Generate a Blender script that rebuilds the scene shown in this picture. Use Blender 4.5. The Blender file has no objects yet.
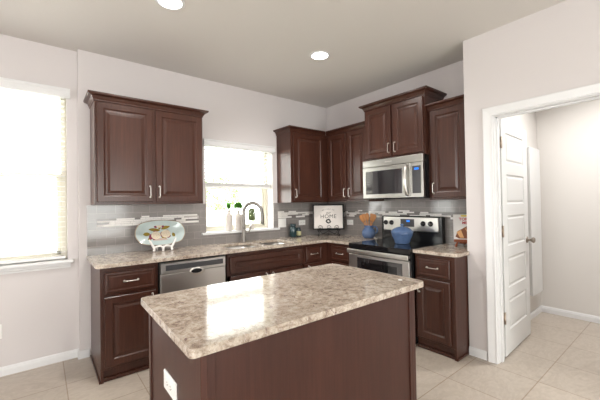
import bpy, bmesh, math, random
from mathutils import Vector, Matrix
random.seed(7)
PI = math.pi
SC = bpy.context.scene
COL = SC.collection

# ------------------------------------------------------------------ camera
def make_camera():
    y, p, r = math.radians(38.7606), math.radians(0.6965), math.radians(-0.9088)
    F = Vector((math.sin(y)*math.cos(p), math.cos(y)*math.cos(p), math.sin(p)))
    R = Vector((math.cos(y), -math.sin(y), 0)); U = R.cross(F)
    R2 = R*math.cos(r) + U*math.sin(r); U2 = -R*math.sin(r) + U*math.cos(r)
    cd = bpy.data.cameras.new('camera'); cam = bpy.data.objects.new('camera', cd); COL.objects.link(cam)
    cd.sensor_width = 36; cd.lens = 322.39/600*36; cd.clip_start = 0.05
    m = Matrix((R2, U2, -F)).transposed().to_4x4(); m.translation = (-3.3487, -3.5107, 1.3555)
    cam.matrix_world = m
    SC.camera = cam
make_camera()

# ------------------------------------------------------------------ sky, daylight, exposure
W = bpy.data.worlds.new('sky'); SC.world = W; W.use_nodes = True
W.node_tree.nodes['Background'].inputs[0].default_value = (1.0, 0.985, 0.972, 1)
W.node_tree.nodes['Background'].inputs[1].default_value = 9.0
SC.view_settings.view_transform = 'Standard'; SC.view_settings.look = 'None'
SC.view_settings.exposure = 0.52; SC.view_settings.gamma = 1.0; SC.view_settings.use_curve_mapping = False

def area(name, loc, rot, sx, sy, power, color=(1, 1, 1), portal=False, shape='RECTANGLE'):
    l = bpy.data.lights.new(name, 'AREA'); l.shape = shape; l.size = sx
    if shape == 'RECTANGLE': l.size_y = sy
    l.energy = power; l.color = color
    if portal: l.cycles.is_portal = True
    o = bpy.data.objects.new(name, l); COL.objects.link(o); o.location = loc; o.rotation_euler = rot
    return o
# sky portals; the unseen back and left openings are added for fill light
area('portal', (-2.7, -7.7, 1.1), (PI/2, 0, 0), 2.8, 2.3, 1, portal=True)
area('portal', (-6.7, -3.1, 1.55), (PI/2, 0, -PI/2), 1.8, 1.5, 1, portal=True)
area('portal', (-3.75, 0.24, 1.65), (-PI/2, 0, 0), 1.25, 1.6, 1, portal=True)
area('portal', (-1.44, 0.24, 1.55), (-PI/2, 0, 0), 1.0, 1.2, 1, portal=True)

# ------------------------------------------------------------------ materials
def nm(name, rough=0.5, metal=0.0, color=(.8, .8, .8), coat=0.0, spec=0.5):
    m = bpy.data.materials.new(name); m.use_nodes = True
    b = m.node_tree.nodes['Principled BSDF']
    b.inputs['Base Color'].default_value = (*color, 1); b.inputs['Roughness'].default_value = rough
    b.inputs['Metallic'].default_value = metal; b.inputs['Coat Weight'].default_value = coat
    b.inputs['Specular IOR Level'].default_value = spec
    return m, m.node_tree, b
def node(t, typ, **kw):
    n = t.nodes.new(typ)
    for k, v in kw.items():
        if k in n.inputs: n.inputs[k].default_value = v
        else: setattr(n, k, v)
    return n
def coords(t, scale=(1, 1, 1), rot=(0, 0, 0), loc=(0, 0, 0), out='Object'):
    tc = t.nodes.new('ShaderNodeTexCoord'); mp = t.nodes.new('ShaderNodeMapping')
    mp.inputs['Scale'].default_value = scale; mp.inputs['Rotation'].default_value = rot; mp.inputs['Location'].default_value = loc
    t.links.new(tc.outputs[out], mp.inputs[0]); return mp.outputs[0]
def ramp(t, fac, stops):
    r = t.nodes.new('ShaderNodeValToRGB'); e = r.color_ramp.elements
    e[0].position, e[0].color = stops[0][0], (*stops[0][1], 1)
    e[1].position, e[1].color = stops[-1][0], (*stops[-1][1], 1)
    for p, c in stops[1:-1]:
        x = e.new(p); x.color = (*c, 1)
    t.links.new(fac, r.inputs[0]); return r.outputs[0]
def mixc(t, fac, a, b, blend='MIX'):
    m = t.nodes.new('ShaderNodeMix'); m.data_type = 'RGBA'; m.blend_type = blend
    if isinstance(fac, float): m.inputs[0].default_value = fac
    else: t.links.new(fac, m.inputs[0])
    for s, v in ((6, a), (7, b)):
        if isinstance(v, tuple): m.inputs[s].default_value = (*v, 1)
        else: t.links.new(v, m.inputs[s])
    return m.outputs[2]
def noise(t, vec, scale, detail=4, rough=.5, dist=0.0):
    n = node(t, 'ShaderNodeTexNoise'); n.inputs['Scale'].default_value = scale; n.inputs['Detail'].default_value = detail
    n.inputs['Roughness'].default_value = rough; n.inputs['Distortion'].default_value = dist
    t.links.new(vec, n.inputs['Vector']); return n.outputs['Fac']
def bump(t, b, h, strength, dist=.002):
    n = node(t, 'ShaderNodeBump'); n.inputs['Strength'].default_value = strength; n.inputs['Distance'].default_value = dist
    t.links.new(h, n.inputs['Height']); t.links.new(n.outputs[0], b.inputs['Normal'])

def paint(name, col, rough=.85, tex=0.12):
    m, t, b = nm(name, rough, color=col, spec=.25)
    v = coords(t); n = noise(t, v, 90, 3)
    bump(t, b, n, tex, .002); return m
M = {}
M['wall'] = paint('wall_paint', (.655, .617, .612))
M['ceiling'] = paint('ceiling_paint', (.68, .65, .62), .95, .2)
M['pantry'] = paint('pantry_wall_paint', (.70, .672, .64))
M['trim'] = nm('white_trim_paint', .35, color=(.76, .76, .765))[0]
M['doorpaint'] = nm('white_door_paint', .38, color=(.74, .742, .735))[0]
M['vinyl'] = nm('cream_vinyl', .4, color=(.60, .56, .47))[0]
M['blind'] = nm('white_blind', .45, color=(.86, .85, .84))[0]
M['plate'] = nm('white_plastic', .35, color=(.86, .85, .83))[0]
M['slot'] = nm('outlet_slot', .6, color=(.15, .14, .13))[0]

def wood(name, dark, light, rough=.3):
    m, t, b = nm(name, rough, coat=.06, spec=.38); b.inputs['Coat Roughness'].default_value = .18
    v = coords(t, (26, 26, 1.3)); a = noise(t, v, 2.2, 5, .6, .4)
    v2 = coords(t, (3, 3, .5)); c = noise(t, v2, 1.6, 3)
    v3 = coords(t, (150, 150, 4)); g = noise(t, v3, 1.5, 2)
    c1 = ramp(t, a, [(.32, dark), (.68, light)])
    c2 = mixc(t, c, c1, tuple(x*.82 for x in dark), 'MIX')
    g2 = ramp(t, g, [(.35, (.86, .86, .86)), (.6, (1, 1, 1))])
    c3 = mixc(t, 1.0, c2, g2, 'MULTIPLY')
    t.links.new(c3, b.inputs['Base Color']); bump(t, b, a, .04, .001); return m
M['wood'] = wood('cherry_cabinet_wood', (.056, .0195, .0125), (.102, .038, .0235))
M['islandwood'] = wood('cherry_island_wood', (.052, .0165, .011), (.088, .030, .020), .40)
M['woodin'] = nm('cabinet_shadow_gap', .7, color=(.035, .014, .01))[0]

def granite():
    m, t, b = nm('granite_speckled', .09, spec=.5, coat=.0)
    v = coords(t)
    n1 = noise(t, v, 30, 8, .70, .5); n2 = noise(t, v, 85, 6, .72, .4); n3 = noise(t, v, 21, 6, .66, 1.0); n4 = noise(t, v, 190, 3, .7); n5 = noise(t, v, 5, 3, .5, .5)
    base = ramp(t, n1, [(.34, (.28, .21, .175)), (.43, (.44, .365, .305)), (.52, (.58, .50, .425)), (.62, (.68, .615, .545)), (.75, (.46, .405, .365))])
    sp = ramp(t, n2, [(.36, (.36, .31, .28)), (.46, (.82, .79, .76)), (.62, (1, 1, .98)), (.74, (.78, .72, .65))])
    c = mixc(t, .6, base, sp, 'MULTIPLY')
    big = ramp(t, n5, [(.35, (.86, .84, .82)), (.65, (1.06, 1.06, 1.05))]); c = mixc(t, 1.0, c, big, 'MULTIPLY')
    f = ramp(t, n3, [(.60, (0, 0, 0)), (.66, (.9, .9, .9))])
    c = mixc(t, f, c, (.15, .085, .085))
    f2 = ramp(t, n4, [(.60, (0, 0, 0)), (.66, (.7, .7, .7))])
    c = mixc(t, f2, c, (.74, .71, .66))
    t.links.new(c, b.inputs['Base Color']); return m
M['granite'] = granite()

def floor_mat():
    m, t, b = nm('beige_floor_tile', .32, spec=.4)
    v = coords(t, (1, 1, 1), loc=(.46 + .4575*20, 2.72 + .4575*30, 0))
    br = node(t, 'ShaderNodeTexBrick'); br.offset = 0.0; br.squash = 1.0
    for k, x in (('Scale', 1.0), ('Mortar Size', .004), ('Brick Width', .4575), ('Row Height', .4575), ('Mortar Smooth', .2), ('Bias', 0.0)): br.inputs[k].default_value = x
    br.inputs['Color1'].default_value = (.52, .455, .39, 1); br.inputs['Color2'].default_value = (.475, .415, .355, 1)
    br.inputs['Mortar'].default_value = (.34, .265, .20, 1)
    t.links.new(v, br.inputs['Vector'])
    w = coords(t, (1, 1.7, 1)); n = noise(t, w, 3.2, 8, .66, 1.8); n2 = noise(t, w, 24, 4)
    vein = ramp(t, n, [(.30, (.84, .82, .80)), (.48, (1, 1, 1)), (.56, (.90, .885, .87)), (.72, (1.05, 1.05, 1.04))])
    c = mixc(t, 1.0, br.outputs['Color'], vein, 'MULTIPLY')
    s = ramp(t, n2, [(.3, (.94, .94, .94)), (.7, (1.04, 1.04, 1.04))]); c = mixc(t, 1.0, c, s, 'MULTIPLY')
    t.links.new(c, b.inputs['Base Color']); bump(t, b, br.outputs['Fac'], -.3, .002); return m
M['floor'] = floor_mat()

def tile_mat(name, along):
    m, t, b = nm(name, .11, spec=.5)
    rot = (PI/2, 0, 0) if along == 'x' else (PI/2, 0, PI/2)
    tc = t.nodes.new('ShaderNodeTexCoord'); sp = t.nodes.new('ShaderNodeSeparateXYZ'); cb = t.nodes.new('ShaderNodeCombineXYZ')
    t.links.new(tc.outputs['Object'], sp.inputs[0]); t.links.new(sp.outputs[0 if along == 'x' else 1], cb.inputs[0]); t.links.new(sp.outputs[2], cb.inputs[1])
    mp = t.nodes.new('ShaderNodeMapping'); mp.inputs['Location'].default_value = (2.95 + .1524*20, -.914 + .0762*20, 0); t.links.new(cb.outputs[0], mp.inputs[0])
    br = node(t, 'ShaderNodeTexBrick'); br.offset = .5
    for k, x in (('Scale', 1.0), ('Mortar Size', .0016), ('Brick Width', .1524), ('Row Height', .0762), ('Mortar Smooth', .3), ('Bias', 0.0)): br.inputs[k].default_value = x
    br.inputs['Color1'].default_value = (.285, .262, .252, 1); br.inputs['Color2'].default_value = (.255, .234, .225, 1)
    br.inputs['Mortar'].default_value = (.40, .365, .34, 1)
    t.links.new(mp.outputs[0], br.inputs['Vector'])
    n = noise(t, mp.outputs[0], 30, 2); mxx = t.nodes.new('ShaderNodeMapping'); mxx.inputs['Scale'].default_value = (1, 16, 1); t.links.new(mp.outputs[0], mxx.inputs[0])
    n2 = noise(t, mxx.outputs[0], 14, 3); s = ramp(t, n2, [(.35, (.93, .93, .93)), (.65, (1.06, 1.06, 1.06))])
    c = mixc(t, 1.0, br.outputs['Color'], s, 'MULTIPLY'); t.links.new(c, b.inputs['Base Color'])
    ad = node(t, 'ShaderNodeMath', operation='MULTIPLY_ADD'); t.links.new(br.outputs['Fac'], ad.inputs[0]); ad.inputs[1].default_value = -.5; t.links.new(n, ad.inputs[2])
    bump(t, b, ad.outputs[0], .10, .003); return m
M['tile_x'] = tile_mat('grey_wall_tile_long', 'x'); M['tile_y'] = tile_mat('grey_wall_tile_side', 'y')
M['mosaic_white'] = nm('mosaic_white', .3, color=(.84, .81, .78))[0]
M['mosaic_pale'] = nm('mosaic_pale', .2, color=(.55, .51, .49))[0]
M['mosaic_dark'] = nm('mosaic_taupe', .2, color=(.21, .19, .18))[0]

def steel(name, col=(.62, .605, .585), rough=.32, stretch=(1, 1, 120)):
    m, t, b = nm(name, rough, 1.0, col)
    n = noise(t, coords(t, stretch), 6, 3); r = t.nodes.new('ShaderNodeMapRange'); t.links.new(n, r.inputs[0])
    r.inputs[3].default_value = rough*.8; r.inputs[4].default_value = rough*1.2; t.links.new(r.outputs[0], b.inputs['Roughness']); return m
M['steel'] = steel('brushed_stainless')
M['steel_mid'] = steel('dull_stainless', (.42, .405, .38), .32)
M['steel_bright'] = steel('bright_stainless', (.64, .62, .585), .3)
M['nickel'] = nm('satin_nickel', .28, 1.0, (.66, .63, .59))[0]
M['faucet'] = nm('brushed_nickel_faucet', .5, 1.0, (.30, .28, .26))[0]
M['knobmetal'] = nm('dark_satin_nickel', .32, 1.0, (.34, .30, .26))[0]
M['bronze'] = nm('brushed_hinge', .38, 1.0, (.50, .42, .35))[0]
M['black'] = nm('black_enamel', .18, color=(.012, .012, .013))[0]
M['blackglass'] = nm('black_glass', .04, color=(.008, .008, .009), spec=.6)[0]
M['smoke'] = nm('smoked_oven_glass', .06, color=(.022, .022, .025), spec=1.0, coat=1.0)[0]
M['charcoal'] = nm('charcoal_plastic', .35, color=(.05, .05, .055))[0]
M['iron'] = nm('black_iron', .55, color=(.012, .011, .011), spec=.2)[0]
M['ring'] = nm('burner_print', .15, color=(.09, .09, .095))[0]
def ceramic(name, col, col2, rough=.12):
    m, t, b = nm(name, rough, coat=.3)
    n = noise(t, coords(t), 16, 4); c = ramp(t, n, [(.3, col), (.7, col2)]); t.links.new(c, b.inputs['Base Color']); return m
M['blue'] = ceramic('blue_glazed_ceramic', (.075, .125, .25), (.10, .165, .31))
M['platter'] = ceramic('pale_blue_ceramic', (.46, .56, .56), (.54, .62, .61))
M['platter_rim'] = ceramic('tan_ceramic_rim', (.40, .33, .25), (.46, .38, .30))
M['leafpaint'] = nm('olive_gold_glaze', .2, color=(.24, .17, .02))[0]
M['flowerpaint'] = ceramic('cream_flower_glaze', (.66, .58, .42), (.72, .64, .52))
M['plumpaint'] = nm('plum_glaze', .2, color=(.21, .03, .07))[0]
M['tanpaint'] = nm('tan_basket_glaze', .2, color=(.48, .37, .32))[0]
M['whiteceramic'] = nm('white_ceramic', .22, color=(.84, .82, .80))[0]
M['bisque'] = nm('off_white_bisque', .45, color=(.58, .53, .49))[0]
M['spoon'] = wood('spoon_wood', (.46, .19, .055), (.58, .27, .09), .5)
M['redwood'] = wood('easel_red_wood', (.25, .065, .025), (.34, .10, .04), .4)
M['paper'] = nm('book_cover_white', .4, color=(.74, .73, .71))[0]
M['red'] = nm('red_print', .45, color=(.50, .03, .05))[0]
M['yellow'] = nm('yellow_print', .45, color=(.75, .58, .06))[0]
M['crust'] = nm('bread_crust_print', .45, color=(.20, .065, .025))[0]
M['crumb'] = nm('bread_crumb_print', .45, color=(.66, .36, .15))[0]
M['ink'] = nm('sign_black_ink', .6, color=(.035, .033, .033))[0]
M['signboard'] = nm('sign_white_board', .6, color=(.74, .69, .65))[0]
M['green'] = nm('fresh_leaf', .5, color=(.14, .36, .05))[0]
M['sage'] = nm('trailing_leaf', .5, color=(.24, .29, .13))[0]
M['teal'] = nm('dark_teal_jar', .15, color=(.009, .034, .040), coat=.4)[0]
M['slate'] = nm('slate_jar_glaze', .25, color=(.025, .045, .052))[0]
M['tag'] = nm('jar_yellow_paper', .5, color=(.50, .48, .26))[0]
M['bark'] = nm('tree_bark', .9, color=(.42, .35, .29))[0]
M['treeleaf'] = nm('tree_leaf', .7, color=(.30, .42, .20))[0]
M['lawn'] = paint('pale_ground', (.42, .46, .34), .95, .4)
M['fence'] = nm('fence_board', .8, color=(.50, .45, .38))[0]
def emit(name, col, s):
    m = bpy.data.materials.new(name); m.use_nodes = True; t = m.node_tree; t.nodes.clear()
    e = node(t, 'ShaderNodeEmission'); e.inputs[0].default_value = (*col, 1); e.inputs[1].default_value = s
    o = node(t, 'ShaderNodeOutputMaterial'); t.links.new(e.outputs[0], o.inputs[0]); return m
M['lamp'] = emit('lamp_lens', (1, .97, .92), 9)
M['bluelit'] = emit('blue_display', (.03, .22, 1.0), 1.1)
def pane_mat():
    m = bpy.data.materials.new('window_pane_glass'); m.use_nodes = True; t = m.node_tree; t.nodes.clear()
    tr = node(t, 'ShaderNodeBsdfTransparent'); tr.inputs[0].default_value = (.97, .99, .98, 1)
    gl = node(t, 'ShaderNodeBsdfGlossy'); gl.inputs['Roughness'].default_value = 0.02
    mx = node(t, 'ShaderNodeMixShader'); mx.inputs[0].default_value = .05
    o = node(t, 'ShaderNodeOutputMaterial'); t.links.new(tr.outputs[0], mx.inputs[1]); t.links.new(gl.outputs[0], mx.inputs[2]); t.links.new(mx.outputs[0], o.inputs[0]); return m
M['pane'] = pane_mat()

# ------------------------------------------------------------------ mesh helpers
def nb(): return bmesh.new()
def setm(faces, mi):
    for f in faces: f.material_index = mi
def box(bm, lo, hi, bev=0.0, seg=2, mat=None, mi=0):
    c = [(a+b)/2 for a, b in zip(lo, hi)]; s = [abs(b-a) for a, b in zip(lo, hi)]
    mt = Matrix.Translation(c) @ Matrix.Diagonal((*s, 1))
    if mat is not None: mt = mat @ mt
    r = bmesh.ops.create_cube(bm, size=1, matrix=mt); vs = r['verts']
    fs = {f for v in vs for f in v.link_faces}; setm(fs, mi)
    if bev:
        es = list({e for v in vs for e in v.link_edges})
        q = bmesh.ops.bevel(bm, geom=es, offset=bev, segments=seg, profile=.5, affect='EDGES'); setm(q['faces'], mi)
def ring_faces(bm, a, b, mi=0, smooth=False):
    n = len(a)
    for i in range(n):
        f = bm.faces.new((a[i], a[(i+1) % n], b[(i+1) % n], b[i])); f.material_index = mi; f.smooth = smooth
def lathe(bm, prof, mat=None, n=32, mi=0, cap0=True, cap1=True, sx=1.0, sy=1.0):
    rings = []
    for r, z in prof:
        ring = []
        for k in range(n):
            a = 2*PI*k/n; v = Vector((r*math.cos(a)*sx, r*math.sin(a)*sy, z))
            if mat is not None: v = mat @ v
            ring.append(bm.verts.new(v))
        rings.append(ring)
    for a, b in zip(rings, rings[1:]): ring_faces(bm, a, b, mi, True)
    if cap0: bm.faces.new(rings[0][::-1]).material_index = mi
    if cap1: bm.faces.new(rings[-1]).material_index = mi
def tube(bm, pts, r, n=10, mi=0, smooth=True, flat=1.0):
    pts = [Vector(p) for p in pts]; rs = r if isinstance(r, (list, tuple)) else [r]*len(pts)
    t0 = (pts[1]-pts[0]).normalized(); up = Vector((0, 0, 1)) if abs(t0.z) < .9 else Vector((1, 0, 0))
    nrm = (up - t0*up.dot(t0)).normalized(); rings = []
    for i, p in enumerate(pts):
        t = ((pts[min(i+1, len(pts)-1)]) - pts[max(i-1, 0)]).normalized()
        nrm = (nrm - t*nrm.dot(t)).normalized(); bi = t.cross(nrm)
        rings.append([bm.verts.new(p + (nrm*math.cos(2*PI*k/n) + bi*math.sin(2*PI*k/n)*flat)*rs[i]) for k in range(n)])
    for a, b in zip(rings, rings[1:]): ring_faces(bm, a, b, mi, smooth)
    bm.faces.new(rings[0][::-1]).material_index = mi; bm.faces.new(rings[-1]).material_index = mi
def smoothpath(pts, n=8):
    P = [Vector(p) for p in pts]; out = []
    for i in range(len(P)-1):
        p0, p1, p2, p3 = P[max(i-1, 0)], P[i], P[i+1], P[min(i+2, len(P)-1)]
        for k in range(n):
            t = k/n; out.append(.5*((2*p1) + (p2-p0)*t + (2*p0-5*p1+4*p2-p3)*t*t + (3*p1-p0-3*p2+p3)*t**3))
    out.append(P[-1]); return out
def obj(name, bm, mats, parent=None, smooth_angle=None, **props):
    bmesh.ops.recalc_face_normals(bm, faces=bm.faces[:])
    me = bpy.data.meshes.new(name); bm.to_mesh(me); bm.free()
    for m in (mats if isinstance(mats, (list, tuple)) else [mats]): me.materials.append(M[m])
    o = bpy.data.objects.new(name, me); COL.objects.link(o)
    if parent: o.parent = parent
    for k, v in props.items(): o[k] = v
    return o
def bevmod(o, w, seg=3, ang=50):
    md = o.modifiers.new('edge', 'BEVEL'); md.width = w; md.segments = seg; md.limit_method = 'ANGLE'; md.angle_limit = math.radians(ang)
    md.harden_normals = False
    return o
def thing(name, label, cat, loc=(0, 0, 0), rz=0.0, group=None, kind=None):
    o = bpy.data.objects.new(name, None); COL.objects.link(o); o.location = loc; o.rotation_euler = (0, 0, rz); o.empty_display_size = .05
    if kind: o['kind'] = kind
    else: o['label'] = label; o['category'] = cat
    if group: o['group'] = group
    return o
def tag(o, label, cat, group=None):
    o['label'] = label; o['category'] = cat
    if group: o['group'] = group
    return o
def struct(name, bm, mats, parent=None):
    o = obj(name, bm, mats, parent)
    if not parent: o['kind'] = 'structure'
    return o
def text(name, body, size, mat, loc, parent, ext=.0008, space=1.0, bold=0.0, shear=0.0):
    c = bpy.data.curves.new(name, 'FONT'); c.body = body; c.size = size; c.align_x = 'CENTER'; c.align_y = 'CENTER'; c.extrude = ext; c.space_character = space
    c.offset = bold; c.shear = shear; c.resolution_u = 4
    tmp = bpy.data.objects.new('lettering_curve', c); COL.objects.link(tmp); bpy.context.view_layer.update()
    me = bpy.data.meshes.new_from_object(tmp.evaluated_get(bpy.context.evaluated_depsgraph_get())); bpy.data.objects.remove(tmp)
    me.materials.clear(); me.materials.append(M[mat])
    o = bpy.data.objects.new(name, me); COL.objects.link(o); o.location = loc; o.rotation_euler = (PI/2, 0, 0); o.parent = parent
    return o
def dup(root, loc, rz=None, label=None, group=None):
    r = root.copy(); COL.objects.link(r); r.location = loc
    if rz is not None: r.rotation_euler = (0, 0, rz)
    if label: r['label'] = label
    if group: r['group'] = group
    for ch in list(root.children):
        c = ch.copy(); COL.objects.link(c); c.parent = r
        for g in list(ch.children):
            d = g.copy(); COL.objects.link(d); d.parent = c
    return r

# ------------------------------------------------------------------ room shell
H = 2.79; RX = -.392; RY = -2.197; LX = -6.5; FY = -7.5; T = .2
XJ = -3.085; YJ = .065
b = nb(); box(b, (LX-.15, FY-.15, -.1), (1.55, T, 0)); struct('floor', b, 'floor')
b = nb(); box(b, (LX-.15, FY-.15, H), (1.55, T, H+.12)); struct('ceiling', b, 'ceiling')
def wall_x(name, x0, x1, y0, y1, holes=(), mats='wall'):      # wall that runs along X, with openings (xa, xb, za, zb)
    bm = nb(); x = x0
    for xa, xb, za, zb in sorted(holes):
        box(bm, (x, y0, 0), (xa, y1, H))
        if za > 0: box(bm, (xa, y0, 0), (xb, y1, za))
        box(bm, (xa, y0, zb), (xb, y1, H)); x = xb
    box(bm, (x, y0, 0), (x1, y1, H)); return struct(name, bm, mats)
def wall_y(name, y0, y1, x0, x1, holes=(), mats='wall'):
    bm = nb(); y = y0
    for ya, yb, za, zb in sorted(holes):
        box(bm, (x0, y, 0), (x1, ya, H))
        if za > 0: box(bm, (x0, ya, 0), (x1, yb, za))
        box(bm, (x0, ya, zb), (x1, yb, H)); y = yb
    box(bm, (x0, y, 0), (x1, y1, H)); return struct(name, bm, mats)
WL = (-4.35, -3.165, .89, 2.40)      # left window opening
WS = (-1.90, -.985, 1.035, 2.10)     # window over the sink
wall_x('wall_back', XJ, 0, 0, T, [WS])
wall_x('wall_back_left', LX, XJ, YJ, T, [WL])
wall_y('wall_right', RY, T, 0, .12)
DY0, DY1, DZ = -3.20, -2.42, 2.075
wall_y('wall_right_front', FY, RY, RX, -.27, [(DY0, DY1, 0, DZ)])
bm = nb(); box(bm, (-.27, -2.26, 0), (1.4, RY, H)); struct('wall_pantry_side', bm, 'pantry')
bm = nb(); box(bm, (1.4, -4.2, 0), (1.5, RY, H)); struct('wall_pantry_back', bm, 'pantry')
bm = nb(); box(bm, (-.27, -4.3, 0), (1.5, -4.2, H)); struct('wall_pantry_front', bm, 'pantry')
wall_y('wall_left', FY, T, LX-.12, LX, [(-4.0, -2.2, .8, 2.3)])  # unseen opening added for side light, sized by how much it admits
wall_x('wall_front', LX, RX, FY-.12, FY, [(-4.1, -1.3, 0, 2.2)])  # unseen back opening, placed and widened for fill light

def baseboard(name, p0, p1, nx, ny):          # board along p0-p1, protruding towards (nx, ny)
    bm = nb(); prof = [(0, 0), (.014, 0), (.014, .048), (.011, .056), (.011, .062), (.006, .073), (0, .073)]
    rings = [[bm.verts.new((p[0]+nx*d, p[1]+ny*d, z)) for d, z in prof] for p in (p0, p1)]
    ring_faces(bm, rings[0], rings[1]); bm.faces.new(rings[0]); bm.faces.new(rings[1])
    struct(name, bm, 'trim')
baseboard('baseboard_back_left', (LX, YJ), (XJ-.0, YJ), 0, -1)
bm = nb(); box(bm, (XJ-.014, -.014, 0), (-3.012, 0, .073), .003); box(bm, (XJ-.014, -.001, 0), (XJ, YJ-.014, .073), .003); struct('baseboard_back', bm, 'trim')
baseboard('baseboard_right_front', (RX, RY-.0), (RX, -2.345), -1, 0)
baseboard('baseboard_right_far', (RX, -3.275), (RX, FY), -1, 0)
baseboard('baseboard_pantry_back', (1.4, -4.2), (1.4, -2.26), -1, 0)
baseboard('baseboard_pantry_side', (-.27, -2.26), (1.386, -2.26), 0, -1)
baseboard('baseboard_left', (LX, FY), (LX, YJ), 1, 0)

# door casing and jambs
bm = nb(); CP = [(0, 0), (0, .012), (.004, .016), (.010, .016), (.013, .012), (.020, .013), (.050, .019), (.066, .022), (.072, .020), (.073, 0)]   # (out from the opening, towards the kitchen)
rg_ = []
for o_, d_ in CP:
    pts = [(DY1-.007+o_, 0), (DY1-.007+o_, DZ-.007+o_), (DY0+.007-o_, DZ-.007+o_), (DY0+.007-o_, 0)]
    rg_.append([bm.verts.new((RX-d_, y_, z_)) for y_, z_ in pts])
for k in range(len(rg_)):
    a, c = rg_[k], rg_[(k+1) % len(rg_)]
    for q in range(3): bm.faces.new((a[q], a[q+1], c[q+1], c[q]))
bm.faces.new([r[0] for r in rg_]); bm.faces.new([r[3] for r in rg_])
struct('trim_1', bm, 'trim')
bm = nb()
box(bm, (RX-.001, DY1-.012, 0), (-.268, DY1+.001, DZ), .002); box(bm, (RX-.001, DY0-.001, 0), (-.268, DY0+.012, DZ), .002)
box(bm, (RX-.001, DY0, DZ-.012), (-.268, DY1, DZ+.001), .002)
box(bm, (-.345, DY1-.024, 0), (-.31, DY1-.01, DZ-.01), .002); box(bm, (-.345, DY0, DZ-.024), (-.31, DY1, DZ-.01), .002)
struct('trim_2', bm, 'trim')

# door leaf, opened into the pantry
door = thing('door_1', '', '', (-.245, -2.40, 0), math.radians(2.3), kind='structure')
DWD, D0, D1 = .745, .014, 2.062
def rings_panel(bm, x0, x1, z0, z1, ys, mi=0, cap=True):
    """concentric rectangles: ys = [(inset, y)...] outermost first, faces -Y"""
    rs = [[bm.verts.new((x0+i, y, z0+i)), bm.verts.new((x1-i, y, z0+i)), bm.verts.new((x1-i, y, z1-i)), bm.verts.new((x0+i, y, z1-i))] if True else 0 for (i, y), in [(q,) for q in ys]]
    rs = [[r[0], r[1], r[2], r[3]] for r in rs]
    for a, c in zip(rs, rs[1:]): ring_faces(bm, a, c, mi)
    if cap: bm.faces.new(rs[-1]).material_index = mi
    return rs
def five_panel_leaf():
    bm = nb(); st = .115; ph = .268; gap = .10; bot = .205
    zs = []; z = D0+bot
    for k in range(5): zs.append((z, z+ph)); z += ph+gap
    xs = (0, st, DWD-st, DWD)
    for face, y, s in ((0, -.035, 1), (1, 0, -1)):
        def q(x0, x1, z0, z1): bm.faces.new([bm.verts.new((a, y, c)) for a, c in ((x0, z0), (x1, z0), (x1, z1), (x0, z1))])
        q(0, st, D0, D1); q(DWD-st, DWD, D0, D1)
        edges = [D0]+[v for zz in zs for v in zz]+[D1]
        for k in range(0, len(edges), 2): q(st, DWD-st, edges[k], edges[k+1])
        for z0, z1 in zs: rings_panel(bm, st, DWD-st, z0, z1, [(0, y), (.008, y+s*.007), (.02, y+s*.008), (.034, y+s*.002)])
    for x in (0, DWD): bm.faces.new([bm.verts.new(v) for v in ((x, -.035, D0), (x, 0, D0), (x, 0, D1), (x, -.035, D1))])
    for z in (D0, D1): bm.faces.new([bm.verts.new(v) for v in ((0, -.035, z), (DWD, -.035, z), (DWD, 0, z), (0, 0, z))])
    bmesh.ops.remove_doubles(bm, verts=bm.verts[:], dist=.0004)
    return bm
leaf = obj('door_leaf', five_panel_leaf(), 'doorpaint', door)
for z in (.345, 1.09, 1.86):
    bm = nb(); box(bm, (-.062, -.030, z-.048), (-.004, -.026, z+.048), .0012); box(bm, (-.005, -.037, z-.048), (.02, -.035, z+.048), .001)
    lathe(bm, [(.007, z-.05), (.007, z+.05)], Matrix.Translation((-.006, -.036, 0)), 12)
    obj('hinge', bm, 'bronze', door, label='brushed metal hinge')
bm = nb(); KM = Matrix.Translation((DWD-.062, -.035, .962)) @ Matrix.Rotation(PI/2, 4, 'X')
lathe(bm, [(.032, 0), (.032, .006), (.026, .011), (.012, .014), (.011, .034), (.02, .04), (.028, .05), (.0285, .06), (.022, .068), (.008, .072)], KM, 24)
KM2 = Matrix.Translation((DWD-.062, 0, .962)) @ Matrix.Rotation(-PI/2, 4, 'X')
lathe(bm, [(.032, 0), (.032, .006), (.026, .011), (.012, .014), (.011, .034), (.02, .04), (.028, .05), (.0285, .06), (.022, .068), (.008, .072)], KM2, 24)
obj('door_knob', bm, 'knobmetal', door, label='satin nickel door knob')

# ------------------------------------------------------------------ windows and blinds
def window(name, x0, x1, z0, z1, yg, mats='vinyl'):
    w = thing(name, '', '', (x0, yg, z0), kind='structure'); ww, hh = x1-x0, z1-z0; f = .045
    bm = nb()
    box(bm, (0, -.03, 0), (f, .03, hh), .004); box(bm, (ww-f, -.03, 0), (ww, .03, hh), .004)
    box(bm, (f, -.03, 0), (ww-f, .03, f), .004); box(bm, (f, -.03, hh-f), (ww-f, .03, hh), .004)
    obj('window_frame', bm, mats, w)
    mid = hh*.5
    bm = nb(); box(bm, (f, -.02, mid-.02), (ww-f, .02, mid+.02), .004)
    for z in (f, ): box(bm, (f, -.018, z), (ww-f, .012, z+.03), .003)
    for x in (f, ww-f-.03): box(bm, (x, -.018, f), (x+.03, .012, mid), .003)
    obj('sash', bm, mats, w)
    bm = nb(); box(bm, (f, -.003, f), (ww-f, .003, hh-f)); obj('pane', bm, 'pane', w)
    return w
window('window_1', WL[0], WL[1], WL[2], WL[3], .165)
window('window_2', WS[0], WS[1], WS[2], WS[3], .165)
window('fill_window', -4.1, -1.3, 0.0, 2.2, -7.56)  # out-of-view glazing put in to fill the room with daylight
bm = nb(); box(bm, (-4.41, YJ-.055, .866), (-3.125, .135, .892), .006, 3)
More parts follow.
